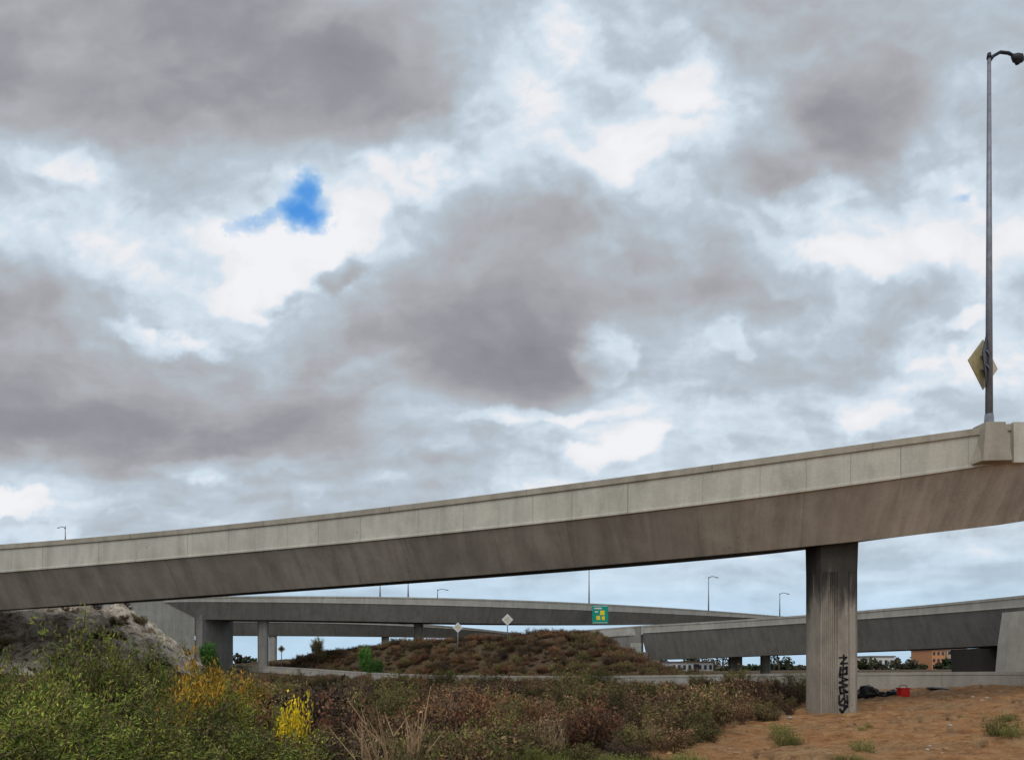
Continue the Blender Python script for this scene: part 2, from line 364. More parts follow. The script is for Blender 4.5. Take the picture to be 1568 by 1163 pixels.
def bridge(name,P,inset,width,soffw,sup,mats):
    root=empty(name)
    n=len(P); T=np.gradient(P[:,:2],axis=0); T/=np.linalg.norm(T,axis=1)[:,None]
    Nn=np.stack([-T[:,1],T[:,0]],1)
    arc=np.concatenate([[0],np.cumsum(np.linalg.norm(np.diff(P[:,:2],axis=0),axis=1))])
    vs=[];uvv=[]
    for i in range(n):
        hb,ht=P[i,3],P[i,4]; sw=sup
        prof=[(.35,0),(-.06,0),(-.06,-.2),(0,-.225),(0,-hb+.10),(-.05,-hb+.07),(-.05,-hb),(.04,-hb-.03),
              (inset,-ht),(inset+soffw,-ht+sw*soffw),(width,-hb-.1+sw*width),(width,sw*width),(width-.35,sw*width),(width-.35,-.9+sw*width),(.35,-.9)]
        pl=0;pu=[]
        for k,(a,z) in enumerate(prof):
            if k: pl+=math.hypot(a-prof[k-1][0],z-prof[k-1][1])
            pu.append(pl); vs.append((P[i,0]+Nn[i,0]*a,P[i,1]+Nn[i,1]*a,P[i,2]+z))
        pu.append(pl+.9); uvv.append(pu)
    K=15; fs=[];mi=[];uvs=[]
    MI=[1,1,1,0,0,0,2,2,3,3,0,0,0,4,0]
    for i in range(n-1):
        for k in range(K):
            k2=(k+1)%K
            fs.append((i*K+k,i*K+k2,(i+1)*K+k2,(i+1)*K+k)); mi.append(MI[k])
            uvs.append([(arc[i],-uvv[i][k]),(arc[i],-uvv[i][k+1]),(arc[i+1],-uvv[i+1][k+1]),(arc[i+1],-uvv[i+1][k])])
    fs+= [tuple(range(K)),tuple(range((n-1)*K,n*K))]; mi+=[2,2]; uvs+=[[(0,0)]*K]*2
    me=bpy.data.meshes.new('deck'); me.from_pydata(vs,[],fs)
    for m_ in mats: me.materials.append(m_)
    me.polygons.foreach_set('material_index',mi); ul=me.uv_layers.new(name='UVMap')
    for pl_ in me.polygons:
        for j,li in enumerate(pl_.loop_indices): ul.data[li].uv=uvs[pl_.index][j]
    bm=bmesh.new(); bm.from_mesh(me); bmesh.ops.recalc_face_normals(bm,faces=bm.faces); bm.to_mesh(me); bm.free()
    o=bpy.data.objects.new('deck',me); col.objects.link(o); o.parent=root
    return root
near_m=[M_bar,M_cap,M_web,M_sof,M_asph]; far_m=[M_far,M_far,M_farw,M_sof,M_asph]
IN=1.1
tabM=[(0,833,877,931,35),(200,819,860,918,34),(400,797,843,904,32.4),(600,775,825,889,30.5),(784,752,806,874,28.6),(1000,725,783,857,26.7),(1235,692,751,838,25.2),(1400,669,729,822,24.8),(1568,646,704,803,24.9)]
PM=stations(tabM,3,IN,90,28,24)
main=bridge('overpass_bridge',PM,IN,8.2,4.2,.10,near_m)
cc_=W(1286,1100,26.45); cx0=cc_.x; cy0=cc_.y; cz0=-.45; KX=.76
pr=[(-.92,.22),(-.84,.0)]
for i in range(7):
    x=-.78+i*.085; pr+=[(x,0),(x+.012,.035),(x+.05,.035),(x+.062,0)]
pr+=[(-.14,.0),(-.12,-.06),(.34,-.06),(.36,.02),(.40,.02),(.42,.0),(.70,.03)]
pr+=[(.90,.24),(.90,1.15),(.72,1.35),(-.74,1.35),(-.92,1.15)]
fl=[]
for i in range(6):
    y=1.0-i*.13; fl+=[(-.92,y),(-.885,y-.015),(-.885,y-.07),(-.92,y-.085)]
pr=pr+fl
ztop=CZ+(H-836)/F*26.4+.1
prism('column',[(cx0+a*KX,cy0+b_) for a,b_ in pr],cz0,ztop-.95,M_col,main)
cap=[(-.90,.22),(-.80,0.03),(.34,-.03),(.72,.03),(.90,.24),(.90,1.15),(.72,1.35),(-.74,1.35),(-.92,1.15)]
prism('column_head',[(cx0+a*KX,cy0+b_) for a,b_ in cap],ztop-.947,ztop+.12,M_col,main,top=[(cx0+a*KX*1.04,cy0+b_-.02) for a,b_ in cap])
gv=[];gf=[]
def stroke(pts,wd,y):
    for (x0,z0),(x1,z1) in zip(pts[:-1],pts[1:]):
        dx,dz=x1-x0,z1-z0; l=math.hypot(dx,dz) or 1; nx_,nz_=-dz/l*wd/2,dx/l*wd/2; ex,ez=dx/l*wd*.3,dz/l*wd*.3
        i=len(gv); gv.extend([(x0-nx_-ex,y,z0-nz_-ez),(x1-nx_+ex,y,z1-nz_+ez),(x1+nx_+ex,y,z1+nz_+ez),(x0+nx_-ex,y,z0+nz_-ez)]); gf.append((i,i+1,i+2,i+3))
gy=cy0-.066
zc=1.95
for k,(shape) in enumerate([[(0,0),(.25,.02),(.05,-.2),(.28,-.18)],[(.05,0),(.02,-.25),(.25,-.22),(.25,0),(.1,-.1)],[(0,0),(.28,-.1),(0,-.2),(.28,-.28)],[(.25,0),(.02,-.05),(.05,-.25),(.27,-.2),(.15,-.12)],[(0,0),(.0,-.28),(.14,-.1),(.28,-.28),(.26,0)],[(.02,0),(.27,-.05),(.1,-.26),(.02,-.15)]]):
    stroke([(cx0-.05+a,zc+b_) for a,b_ in shape],.06+.02*(k%2),gy-.0007*k); zc-=.31
stroke([(cx0+.1,2.05),(cx0+.06,1.2),(cx0+.14,.5),(cx0+.1,.2)],.06,gy-.006)
obj('graffiti',gv,gf,M_paint,main)
ip=int(np.argmin(abs(PM[:,0]-(1512-CX)/F*24.9))); B=PM[ip]; px,py,pz=B[0],B[1],B[2]; hb=B[3]
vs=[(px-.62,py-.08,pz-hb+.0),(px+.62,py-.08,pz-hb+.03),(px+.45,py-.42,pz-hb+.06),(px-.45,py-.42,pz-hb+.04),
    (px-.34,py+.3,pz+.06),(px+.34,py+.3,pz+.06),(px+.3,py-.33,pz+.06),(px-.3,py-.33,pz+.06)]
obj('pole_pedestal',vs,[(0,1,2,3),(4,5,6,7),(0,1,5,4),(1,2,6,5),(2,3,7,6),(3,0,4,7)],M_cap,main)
box('pedestal_block',(px+.95,py+.02,pz-.5),(.5,.22,1.25),M_bar,main)
def street_lamp(base,hh,arm,r,up=.35,name='street_lamp'):
    e_=empty(name,base)
    tube('pole',[(0,0,0),(0,0,hh*.5),(0,0,hh)],[r,r*.75,r*.5],M_galv,e_)
    tube('base_flange',[(0,0,0),(0,0,.06),(0,0,.061),(0,0,.35)],[r*1.9,r*1.9,r*1.3,r*1.1],M_galv,e_)
    if arm:
        s=1 if arm>0 else -1; a=abs(arm)
        tube('arm',[(0,0,hh-.12),(s*a*.15,0,hh+up*.15),(s*a*.4,0,hh+up*.5),(s*a*.7,0,hh+up*.42),(s*a*.95,0,hh+up*.1)],[r*.45]*4+[r*.35],M_dark,e_)
        if r>.12 or r<.08:
            tube('lamp_head',[(s*a*.85,0,hh+up*.2),(s*a*1.0,0,hh+up*.05),(s*a*1.25,0,hh)],[r*.4,r*.8,r*.3],M_dark,e_)
        else:
            tube('lamp_head',[(s*a*.82,0,hh+up*.2),(s*a*.95,0,hh+up*.02),(s*a*1.12,0,hh-up*.12),(s*a*1.25,0,hh-up*.22)],[.05,.13,.15,.05],M_dark,e_)
            tube('lamp_lens',[(s*a*1.04,0,hh-up*.12),(s*a*1.02,0,hh-up*.55)],[.12,.06],M_dark,e_)
    tube('pole_top',[(0,0,hh-.02),(0,0,hh+.14)],[r*.7,r*.5],M_dark,e_)
    return e_
dd=24.9
topz=CZ+(H-92)/F*dd
lamp=street_lamp((px,py+.02,pz+.05),topz-pz-.05,.86,.11)
def diamond(name,c,s,rz,mat,front,t=.02):
    root=empty(name,c)
    root.rotation_euler=(0,0,rz); h=s*.7071
    pts=[(0,-h),(h,0),(0,h),(-h,0)]
    vs=[(x,0,z) for x,z in pts]+[(x,t,z) for x,z in pts]
    obj('plate',vs,[(0,1,2,3),(7,6,5,4)]+[(i,(i+1)%4,4+(i+1)%4,4+i) for i in range(4)],mat,root)
    r=[(x*.94,t+.004,z*.94) for x,z in pts]; obj('sign_face',r,[(3,2,1,0)],front,root)
    box('bracket_upper',(0,-.03,.22),(h*.5,.03,.05),M_galv,root); box('bracket_lower',(0,-.03,-.22),(h*.5,.03,.05),M_galv,root)
    return root
zs=CZ+(H-557)/F*dd
s1=diamond('traffic_sign',(px-.10,py+.16,zs),1.12,math.radians(29),M_signback,M_yel)
s2=diamond('traffic_sign',(px-.20,py-.2,zs),1.2,math.radians(52),M_dark,M_yel)
# ------------------------------------------------ mid-distance bridges
tabA=[(300,913,921,948,104),(400,912,921.5,949,106),(500,912,922.5,950,109),(700,916,927.5,953,117),(900,923,934,956,129),(1000,928,938,956,140),(1100,935,943,954,160),(1160,940,946,953,176)]
PA=stations(tabA,3,1.2,70,14,30)
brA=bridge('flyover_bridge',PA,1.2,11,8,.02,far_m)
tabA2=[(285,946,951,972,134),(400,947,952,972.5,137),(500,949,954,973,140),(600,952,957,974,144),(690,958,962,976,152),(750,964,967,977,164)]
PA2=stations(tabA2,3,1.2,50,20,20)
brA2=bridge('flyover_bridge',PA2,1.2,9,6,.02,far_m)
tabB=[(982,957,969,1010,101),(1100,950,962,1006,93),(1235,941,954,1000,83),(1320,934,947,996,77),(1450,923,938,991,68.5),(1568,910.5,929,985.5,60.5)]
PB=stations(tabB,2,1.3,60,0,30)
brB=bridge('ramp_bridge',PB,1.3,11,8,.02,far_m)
def pier(u,d,vt,w_,dp,parent,mat=None):
    x=(u-CX)/F*d; z1=CZ+(H-vt)/F*d; z0=gz(x,d)-.5; a=w_/2;c=w_*.2
    poly=[(-a,-dp/2+c),(-a+c,-dp/2),(a-c,-dp/2),(a,-dp/2+c),(a,dp/2-c),(a-c,dp/2),(-a+c,dp/2),(-a,dp/2-c)]
    prism('pier_column',[(x+p_,d+q_) for p_,q_ in poly],z0,z1,mat or M_far,parent)
pier(403,110,950,1.3,1.3,brA,M_farw); pier(641,121,952,1.4,1.3,brA); pier(590,146,973,1.3,1.3,brA2); pier(418,140,973,1.2,1.2,brA2)
pier(1126,97,1003,1.5,1.3,brB,mat=M_farw); pier(1172,96,1002,1.0,1.2,brB); pier(1004,108,1006,1.1,1.2,brB)
a0=W(298,915,104); a1=W(200,921,97)
def wall(name,pts,th,mat,parent=None):
    P=np.array(pts,float); T=np.gradient(P[:,:2],axis=0); T/=np.linalg.norm(T,axis=1)[:,None]; N_=np.stack([-T[:,1],T[:,0]],1)
    vs=[];fs=[];n=len(P); arc=np.concatenate([[0],np.cumsum(np.linalg.norm(np.diff(P[:,:2],axis=0),axis=1))]); uvs=[]
    for i in range(n):
        x,y,z0,z1=P[i]
        for (o_,z) in [(-.04,z0),(0,z1-.18),(-.03,z1-.16),(-.03,z1),(th,z1),(th+.05,z0)]: vs.append((x+N_[i,0]*o_,y+N_[i,1]*o_,z))
    for i in range(n-1):
        for k in range(6):
            k2=(k+1)%6; fs.append((i*6+k,i*6+k2,(i+1)*6+k2,(i+1)*6+k))
            uvs.append([(arc[i],vs[i*6+k][2]),(arc[i],vs[i*6+k2][2]),(arc[i+1],vs[(i+1)*6+k2][2]),(arc[i+1],vs[(i+1)*6+k][2])])
    fs+=[tuple(range(6)),tuple(range((n-1)*6,n*6))]; uvs+=[[(0,0)]*6]*2
    return obj(name,vs,fs,mat,parent,uvs=uvs)
wall('wing_wall',[(a1.x-12,a1.y-4,3,a1.z-.9),(a1.x,a1.y,3.5,a1.z),(a0.x,a0.y,1.5,a0.z+.15)],.6,M_far,brA)
box('abutment_face',(a0.x+.45,a0.y+6,5.2),(.9,11.5,9.5),M_farw,brA)
b0=W(885,966,106); b1=W(962,960,102.3); b2=W(981,958,101)
wall('wing_wall',[(b0.x,b0.y,3.6,b0.z),(b1.x,b1.y,0.2,b1.z),(b2.x,b2.y,0.0,b2.z)],.6,M_farw,brB)
wall('barrier',[(b0.x-.2,b0.y-.1,b0.z-1.0,b0.z+.1),(b1.x,b1.y-.1,b1.z-1.05,b1.z+.1),(b2.x+.3,b2.y-.1,b2.z-1.05,b2.z+.1)],.3,M_far,brB)
q=W(972,990,100.6); box('abutment_post',(q.x,q.y-.3,2.2),(1.35,1.2,4.6),M_far,brB)
box('abutment_face',(q.x+1.2,q.y+6,1.6),(1.,11,3.6),M_farw,brB)
def quadprism(name,pts,dy,mat,parent):
    n=len(pts); vs=[tuple(p_) for p_ in pts]+[(p_.x,p_.y+dy,p_.z) for p_ in pts]
    return obj(name,vs,[tuple(range(n)),tuple(range(n,2*n))[::-1]]+[(i,(i+1)%n,n+(i+1)%n,n+i) for i in range(n)],mat,parent)
quadprism('flared_pier',[W(1551,936,60),W(1670,926,60),W(1670,1030,60),W(1540,1030,60),W(1544,985,60)],1.3,M_far,brB)
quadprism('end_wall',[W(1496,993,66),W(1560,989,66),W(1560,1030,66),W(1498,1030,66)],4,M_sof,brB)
# ------------------------------------------------ road + roadside barrier
rx=np.linspace(-100,95,130); ry=yroad(rx); rz=zroad(rx)
hw=np.interp(rx,[-60,-34,-12,6,17,26,60],[.8,.85,1.0,1.05,1.05,1.02,.95])
wall('roadside_barrier_wall',[(a,b_,c_-.6,c_+h_) for a,b_,c_,h_ in zip(rx,ry,rz,hw)],.35,M_far)
def ribbon(name,o0,o1,dz,mat):
    P=np.stack([rx,ry],1); T=np.gradient(P,axis=0); T/=np.linalg.norm(T,axis=1)[:,None]; N_=np.stack([-T[:,1],T[:,0]],1)
    vs=[];fs=[]
    for i in range(len(rx)):
        for o_ in np.linspace(o0,o1,3):
            vs.append((P[i,0]+N_[i,0]*o_,P[i,1]+N_[i,1]*o_,rz[i]+dz))
    for i in range(len(rx)-1):
        for k in range(2): fs.append((i*3+k,i*3+k+1,(i+1)*3+k+1,(i+1)*3+k))
    return obj(name,vs,fs,mat)
road=ribbon('road',.4,8.2,.20,M_asph); l1=ribbon('lane_line',1.1,1.25,.204,M_line); l2=ribbon('edge_line',7.0,7.15,.204,M_yel); l1.parent=road; l2.parent=road
# ------------------------------------------------ signs and lamps in the distance
def post_sign(u,vc,d,s,front_white=True):
    c=W(u,vc,d); e_=empty('traffic_sign',(c.x,c.y,c.z)); z0=gz(c.x,c.y)-c.z-.2
    tube('post',[(0,.06,z0),(0,.06,s*.5)],.06,M_galv,e_)
    h=s*.7071
    obj('plate',[(0,0,-h),(h,0,0),(0,0,h),(-h,0,0),(0,.03,-h),(h,.03,0),(0,.03,h),(-h,.03,0)],[(0,1,2,3),(7,6,5,4)]+[(i,(i+1)%4,4+(i+1)%4,4+i) for i in range(4)],M_white if front_white else M_signback,e_)
    hh=h*.6
    obj('sign_panel',[(0,-.006,-hh),(hh,-.006,0),(0,-.006,hh),(-hh,-.006,0)],[(0,1,2,3)],M_signback if front_white else M_dark,e_)
post_sign(701,960,92,.85); post_sign(777,948,92,.95); post_sign(431,993,112,.8,False)
c=W(919,940,126.5); e_=empty('highway_sign',c)
box('panel',(0,0,0),(2.5,.08,2.9),M_green,e_)
box('border_top',(0,-.05,1.32),(2.3,.02,.08),M_white,e_); box('border_bottom',(0,-.05,-1.32),(2.3,.02,.08),M_white,e_)
box('exit_panel',(.35,-.055,.25),(.7,.02,.7),M_yel,e_); box('exit_panel_2',(-.3,-.055,-.55),(.6,.02,.65),M_yel,e_); box('exit_panel_3',(.5,-.055,-.6),(.45,.02,.6),M_yel,e_)
box('legend_1',(-.35,-.055,.95),(1.2,.02,.22),M_white,e_); box('legend_2',(-.6,-.055,.4),(.5,.02,.2),M_white,e_)
tube('bracket_l',[(-.9,.1,-1.2),(-.9,.5,-1.2),(-.9,.5,1.3)],.06,M_galv,e_); tube('bracket_r',[(.9,.1,-1.2),(.9,.5,-1.2),(.9,.5,1.3)],.06,M_galv,e_)
for (u,vb,vt,d,a) in [(582,915,893,125,0),(625,916,889,125,0),(670,918,903,170,1.9),(902,926,868,135,0),(1085,938,884,150,1.5),(1194,945,909,160,1.6),(100,832,808,60,-.5)]:
    p0=W(u,vb,d); z1=CZ+(H-vt)/F*d; street_lamp(p0,z1-p0.z,a,.13 if d>100 else .05,up=.5 if d>100 else .2)
# ------------------------------------------------ vegetation
def foliage_mat(name):
    m,g,b=newmat(name)
    a=g.n('ShaderNodeAttribute',attribute_name='tint').outputs['Color']
    oi=g.n('ShaderNodeObjectInfo').outputs['Random']
    k=g.ramp(oi,[(0,(.55,.55,.55)),(.5,(1.0,.97,.94)),(1,(1.45,1.4,1.25))])
    g.set(b.inputs['Base Color'],g.mix(1.,a,k,'MULTIPLY')); b.inputs['Roughness'].default_value=.75
    return m
M_leaf=foliage_mat('foliage')
def bush(name,h,r,stems,subs,nleaf,ls,palette,upright=.6,slim=.35,stemc=(.12,.085,.055),seed=0,dark=.5):
    R=np.random.default_rng(seed); segs=[];pv=[];pc=[];q=[]
    def addribbon(a,b,w0,w1,c):
        d=b-a; s=np.cross(d,R.normal(size=3)); s/=np.linalg.norm(s)+1e-9
        i=len(pv); pv.extend([a-s*w0,a+s*w0,b+s*w1,b-s*w1]); pc.extend([c]*4); q.append((i,i+1,i+2,i+3))
    for s in range(stems):
        an=R.uniform(0,2*math.pi); rr=r*math.sqrt(R.uniform(.02,1)); hh=h*R.uniform(.5,1)*(1-.35*(rr/r)**2)
        base=np.array([math.cos(an)*rr*.25,math.sin(an)*rr*.25,0]); tip=np.array([math.cos(an)*rr*.9,math.sin(an)*rr*.9,hh])
        mid=(base+tip)/2+np.array([math.cos(an),math.sin(an),0])*rr*.12+R.normal(size=3)*.05*h
        pts=[]
        for t in np.linspace(0,1,6): pts.append((1-t)**2*base+2*t*(1-t)*mid+t*t*tip)
        for i in range(5): addribbon(pts[i],pts[i+1],.012*h*(1-i/6),.012*h*(1-(i+1)/6),stemc)
        segs.append((pts[2],pts[5]))
        for k in range(subs):
            t=R.integers(1,5); a=pts[t]; dirn=np.array([math.cos(an),math.sin(an),0])*.3+R.normal(size=3)*.6; dirn[2]=abs(dirn[2])*.6+upright
            dirn/=np.linalg.norm(dirn); b_=a+dirn*h*R.uniform(.15,.38); b_[2]=min(b_[2],h*1.05)
            addribbon(a,b_,.005*h,.002*h,stemc); segs.append((a+(b_-a)*.2,b_))
    sa=np.array([s[0] for s in segs]); sb=np.array([s[1] for s in segs])
    i=R.integers(0,len(segs),nleaf); t=R.uniform(0,1.05,nleaf)**.8
    c0=sa[i]+(sb[i]-sa[i])*t[:,None]+R.normal(size=(nleaf,3))*ls*.8
    ax=(sb-sa)[i]; ax/=np.linalg.norm(ax,axis=1)[:,None]+1e-9
    ax=ax*upright+R.normal(size=(nleaf,3))*.6; ax/=np.linalg.norm(ax,axis=1)[:,None]
    sd_=np.cross(ax,R.normal(size=(nleaf,3))); sd_/=np.linalg.norm(sd_,axis=1)[:,None]+1e-9
    L_=ls*R.uniform(.6,1.4,nleaf)[:,None]; w_=L_*slim
    lv=np.stack([c0-ax*L_*.5,c0+sd_*w_*.5,c0+ax*L_*.5,c0-sd_*w_*.5],1)
    lv[...,2]=np.maximum(lv[...,2],.0)
    pal=np.array(palette); segcol=R.integers(0,len(pal),len(segs)); lc=pal[np.where(R.random(nleaf)<.7,segcol[i],R.integers(0,len(pal),nleaf))]
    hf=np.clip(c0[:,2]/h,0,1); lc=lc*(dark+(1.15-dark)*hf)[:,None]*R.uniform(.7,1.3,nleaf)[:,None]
    V=np.concatenate([np.array(pv),lv.reshape(-1,3)]); C=np.concatenate([np.array(pc),np.repeat(lc,4,0)])
    n0=len(pv); Qs=np.concatenate([np.array(q),(n0+np.arange(nleaf*4)).reshape(-1,4)])
    me=mesh_np(name,V,Qs,C); me.materials.append(M_leaf); return me
GRN=[(.14,.20,.03),(.20,.26,.04),(.085,.14,.022),(.27,.28,.05),(.16,.16,.05)]
OLV=[(.15,.15,.045),(.21,.185,.07),(.10,.12,.035),(.23,.17,.08)]
BRN=[(.15,.085,.05),(.21,.13,.075),(.10,.062,.04),(.26,.18,.11),(.17,.095,.05)]
RUS=[(.22,.095,.05),(.17,.08,.045),(.13,.065,.045),(.27,.14,.07)]
TAN=[(.38,.28,.16),(.30,.22,.13),(.46,.36,.22)]
DRK=[(.07,.048,.036),(.105,.07,.05),(.05,.04,.028)]
YEL=[(.75,.55,.02),(.66,.50,.02),(.52,.44,.03),(.34,.32,.03)]
ORG=[(.50,.27,.025),(.38,.26,.03),(.24,.22,.035),(.40,.20,.025)]
BGR=[(.06,.19,.03),(.09,.25,.04),(.05,.12,.02)]
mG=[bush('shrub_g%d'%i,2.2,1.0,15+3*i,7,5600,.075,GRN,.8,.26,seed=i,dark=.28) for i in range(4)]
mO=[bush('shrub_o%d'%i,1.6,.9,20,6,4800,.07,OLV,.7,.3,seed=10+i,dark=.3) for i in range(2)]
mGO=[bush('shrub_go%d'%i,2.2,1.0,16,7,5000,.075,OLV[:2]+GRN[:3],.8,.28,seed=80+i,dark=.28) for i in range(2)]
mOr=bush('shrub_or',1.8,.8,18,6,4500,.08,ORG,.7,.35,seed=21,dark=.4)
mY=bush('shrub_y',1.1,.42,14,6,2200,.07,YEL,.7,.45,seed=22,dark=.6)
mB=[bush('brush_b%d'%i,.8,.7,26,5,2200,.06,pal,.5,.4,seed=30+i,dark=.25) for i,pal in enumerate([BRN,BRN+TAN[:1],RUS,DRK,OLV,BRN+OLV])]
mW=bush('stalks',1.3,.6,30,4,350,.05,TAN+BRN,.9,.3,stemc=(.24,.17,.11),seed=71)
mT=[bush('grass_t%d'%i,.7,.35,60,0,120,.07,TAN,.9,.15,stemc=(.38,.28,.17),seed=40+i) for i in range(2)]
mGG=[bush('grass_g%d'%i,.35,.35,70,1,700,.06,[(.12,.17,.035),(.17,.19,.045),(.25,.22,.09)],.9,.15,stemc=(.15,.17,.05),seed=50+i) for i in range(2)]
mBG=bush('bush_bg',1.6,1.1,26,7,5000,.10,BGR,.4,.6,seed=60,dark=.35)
def inst(root,me,x,y,s,sz=None,z=None):
    o=bpy.data.objects.new('clump',me); o.parent=root
    o.location=(x,y,(gz(x,y) if z is None else z)-.04*s); o.rotation_euler=(random.uniform(-.12,.12),random.uniform(-.12,.12),random.uniform(0,6.28))
    o.scale=(s,s,sz or s*random.uniform(.8,1.2)); col.objects.link(o)
def scatter(root,meshes,n,region,dens,smin,smax):
    x=rng.uniform(region[0],region[1],n*3); y=rng.uniform(region[2],region[3],n*3); 
    ok=dens(x,y)>rng.random(n*3); ok&=np.abs(x)<y*.72+4; x=x[ok][:n];y=y[ok][:n]; z=height(x,y)
    for a,b_,c_ in zip(x,y,z): inst(root,random.choice(meshes),a,b_,smin+(smax-smin)*random.random()**1.6,z=c_)
rootB=empty('dry_brush')
valley=lambda x,y:(((x<edge(y)-.8)&(y<yroad(x)-3)).astype(float))*(1-ss(.12,.35,hill_mask(x,y)))
patch=lambda x,y,s,o:ss(-.15,.25,fbm(x*s+o,y*s+o*2,2))
scatter(rootB,[mB[0],mB[1],mB[2],mB[5],mB[4],mB[3]],400,(-22,16,9,34),lambda x,y:valley(x,y)*.9,.5,1.7)
scatter(rootB,[mB[3],mB[4],mB[5],mO[0],mO[1]],240,(-22,18,9,45),lambda x,y:valley(x,y)*patch(x,y,.25,3),.5,1.2)
scatter(rootB,[mB[2],mB[0]],80,(-18,14,14,40),lambda x,y:valley(x,y)*patch(x,y,.2,33),.8,1.6)
scatter(rootB,mB,620,(-35,22,30,90),lambda x,y:valley(x,y)*.9,.7,1.3)
scatter(rootB,[mW],60,(-14,12,10,36),lambda x,y:valley(x,y)*patch(x,y,.3,21),.6,1.2)
mound=lambda x,y:((y>yroad(x)+9)&(y<126)).astype(float)
scatter(rootB,[mB[0],mB[1],mB[2],mB[4],mB[5],mB[3]],2800,(-60,17,60,126),lambda x,y:mound(x,y)*.95,.5,1.5)
scatter(rootB,[mB[3],mB[4],mB[0]],330,(-45,-12,30,64),lambda x,y:patch(x,y,.5,9)*ss(.05,.2,hill_mask(x,y)),.3,.9)
scatter(rootB,[mB[3],mB[5],mB[0]],90,(3,26,30,46),lambda x,y:((y>yroad(x)-7)&(y<yroad(x)-.9)&(x<17.5)).astype(float),.6,1.2)
for k in range(46):
    y=random.uniform(13,34); x=edge(y)+random.uniform(-1.8,.3); inst(rootB,random.choice([mB[0],mB[3],mB[5],mB[4]]),x,y,random.uniform(.4,.9))
rootG=empty('dry_grass')
scatter(rootG,mT,240,(-14,9,8.5,24),lambda x,y:valley(x,y)*patch(x,y,.4,5),.6,1.4)
scatter(rootG,mT,560,(2,26,9,36),lambda x,y:(x>edge(y)-1)*.5*patch(x,y,.5,2),.1,.4)
rootGG=empty('green_grass')
scatter(rootGG,mGG,30,(2,14,9,20),lambda x,y:(x>edge(y)-.8)*patch(x,y,.5,12)*.5,.3,.6)
scatter(rootGG,mGG,70,(-2.5,3,10.5,14),lambda x,y:patch(x,y,.7,30)*1.,.6,1.3)
for u,v,d,s in [(1200,1133,17,1.2),(1530,1122,16,1.3),(1320,1150,14.5,.9),(1195,1120,19,1.1),(1545,1108,18,.9),(1548,1128,15.6,.9),(1215,1138,16.6,.8)]:
    q=W(u,v,d); inst(rootGG,mGG[0],q.x,q.y,s)
rootS=empty('green_shrubs')
def shrub(root,me,base_h,u,vtop,d,wscale=None):
    x=(u-CX)/F*d; z0=gz(x,d); zt=CZ+(H-vtop)/F*d; s=(zt-z0)/base_h
    o=bpy.data.objects.new('clump',me); o.parent=root; o.location=(x,d,z0-.05); o.rotation_euler=(0,0,random.uniform(0,6.28))
    k=wscale or s; o.scale=(k,k,s); col.objects.link(o)
for i,(u,v,d) in enumerate([(15,975,11),(-40,965,12.5),(65,995,12),(122,920,13),(160,980,13.5),(205,955,14),(250,998,13.5),(185,1012,11),(100,1015,10),(30,1030,9.5),
    (-20,1045,8.5),(60,1060,8.5),(140,1050,9.5),(220,1052,9.5),(290,1035,11),(350,1035,12.5),(390,1055,12),(340,1080,10),(420,1095,12),(250,1088,9),(180,1098,8.5),(320,1108,9.5),(400,1110,10.5),(90,1100,8),(10,1100,8),(452,1104,10.6)]):
    shrub(rootS,(mG[i%4] if i%5 in(0,1,3,4) else mGO[i%2]),2.2,u,v,d,random.uniform(.65,1.0))
for i,(u,v,d) in enumerate([(610,1062,18),(780,1055,19),(640,1080,16),(550,1085,15),(760,1080,15),(905,1025,38),(1010,1070,20),(490,1085,16),(375,1015,22),(700,1105,13),(580,1115,12.5),(860,1090,17),(520,1060,24),(700,1062,26)]):
    shrub(rootS,mO[i%2],1.6,u,v,d,random.uniform(.6,.9)*(1 if d<30 else 1.4))
for i,(u,v,d) in enumerate([(600,1125,12),(660,1135,11.5),(800,1128,12.5),(740,1120,13.5),(520,1110,12.4),(840,1085,24),(640,1070,25)]):
    shrub(rootS,mG[i%4],2.2,u,v,d,.42)
rootO=empty('orange_shrub'); 
for u,v,d in [(315,980,13),(300,1005,12.2),(345,1010,12.8),(385,1025,17)]: shrub(rootO,mOr,1.8,u,v,d,.7)
rootY=empty('yellow_shrub'); shrub(rootY,mY,1.1,447,1036,11.6,.52); shrub(rootY,mY,1.1,458,1052,11.5,.42)
rootK=empty('green_bush')
for u,v,d,k in [(575,1003,84,.85),(560,984,100,.95),(628,990,100,.8),(905,1030,55,.8),(690,1025,82,.7),(1090,1030,60,.5),(320,975,70,1.)]: shrub(rootK,mBG,1.6,u,v,d,k)
def small_tree(u,vt,d,name,me,bh):
    x=(u-CX)/F*d; z0=gz(x,d); zt=CZ+(H-vt)/F*d; hh=zt-z0; e_=empty(name,(x,d,z0))
    tube('trunk',[(0,0,-.2),(.05,0,hh*.3),(0,.05,hh*.6)],[.12,.08,.04],M_dark,e_)
    for k in range(5):
        an=k*1.3; tube('limb_%d'%k,[(0,0,hh*(.25+.06*k)),(math.cos(an)*.5,math.sin(an)*.5,hh*(.45+.07*k)),(math.cos(an)*.8,math.sin(an)*.8,hh*(.62+.07*k))],[.05,.035,.015],M_dark,e_,6)
        o=bpy.data.objects.new('foliage_%d'%k,me); o.parent=e_; o.location=(math.cos(an)*.45,math.sin(an)*.45,hh*(.35+.08*k)); s=hh*.35/bh; o.scale=(s,s,s); o.rotation_euler=(0,0,an); col.objects.link(o)
small_tree(487,974,112,'young_tree',mO[0],1.6)
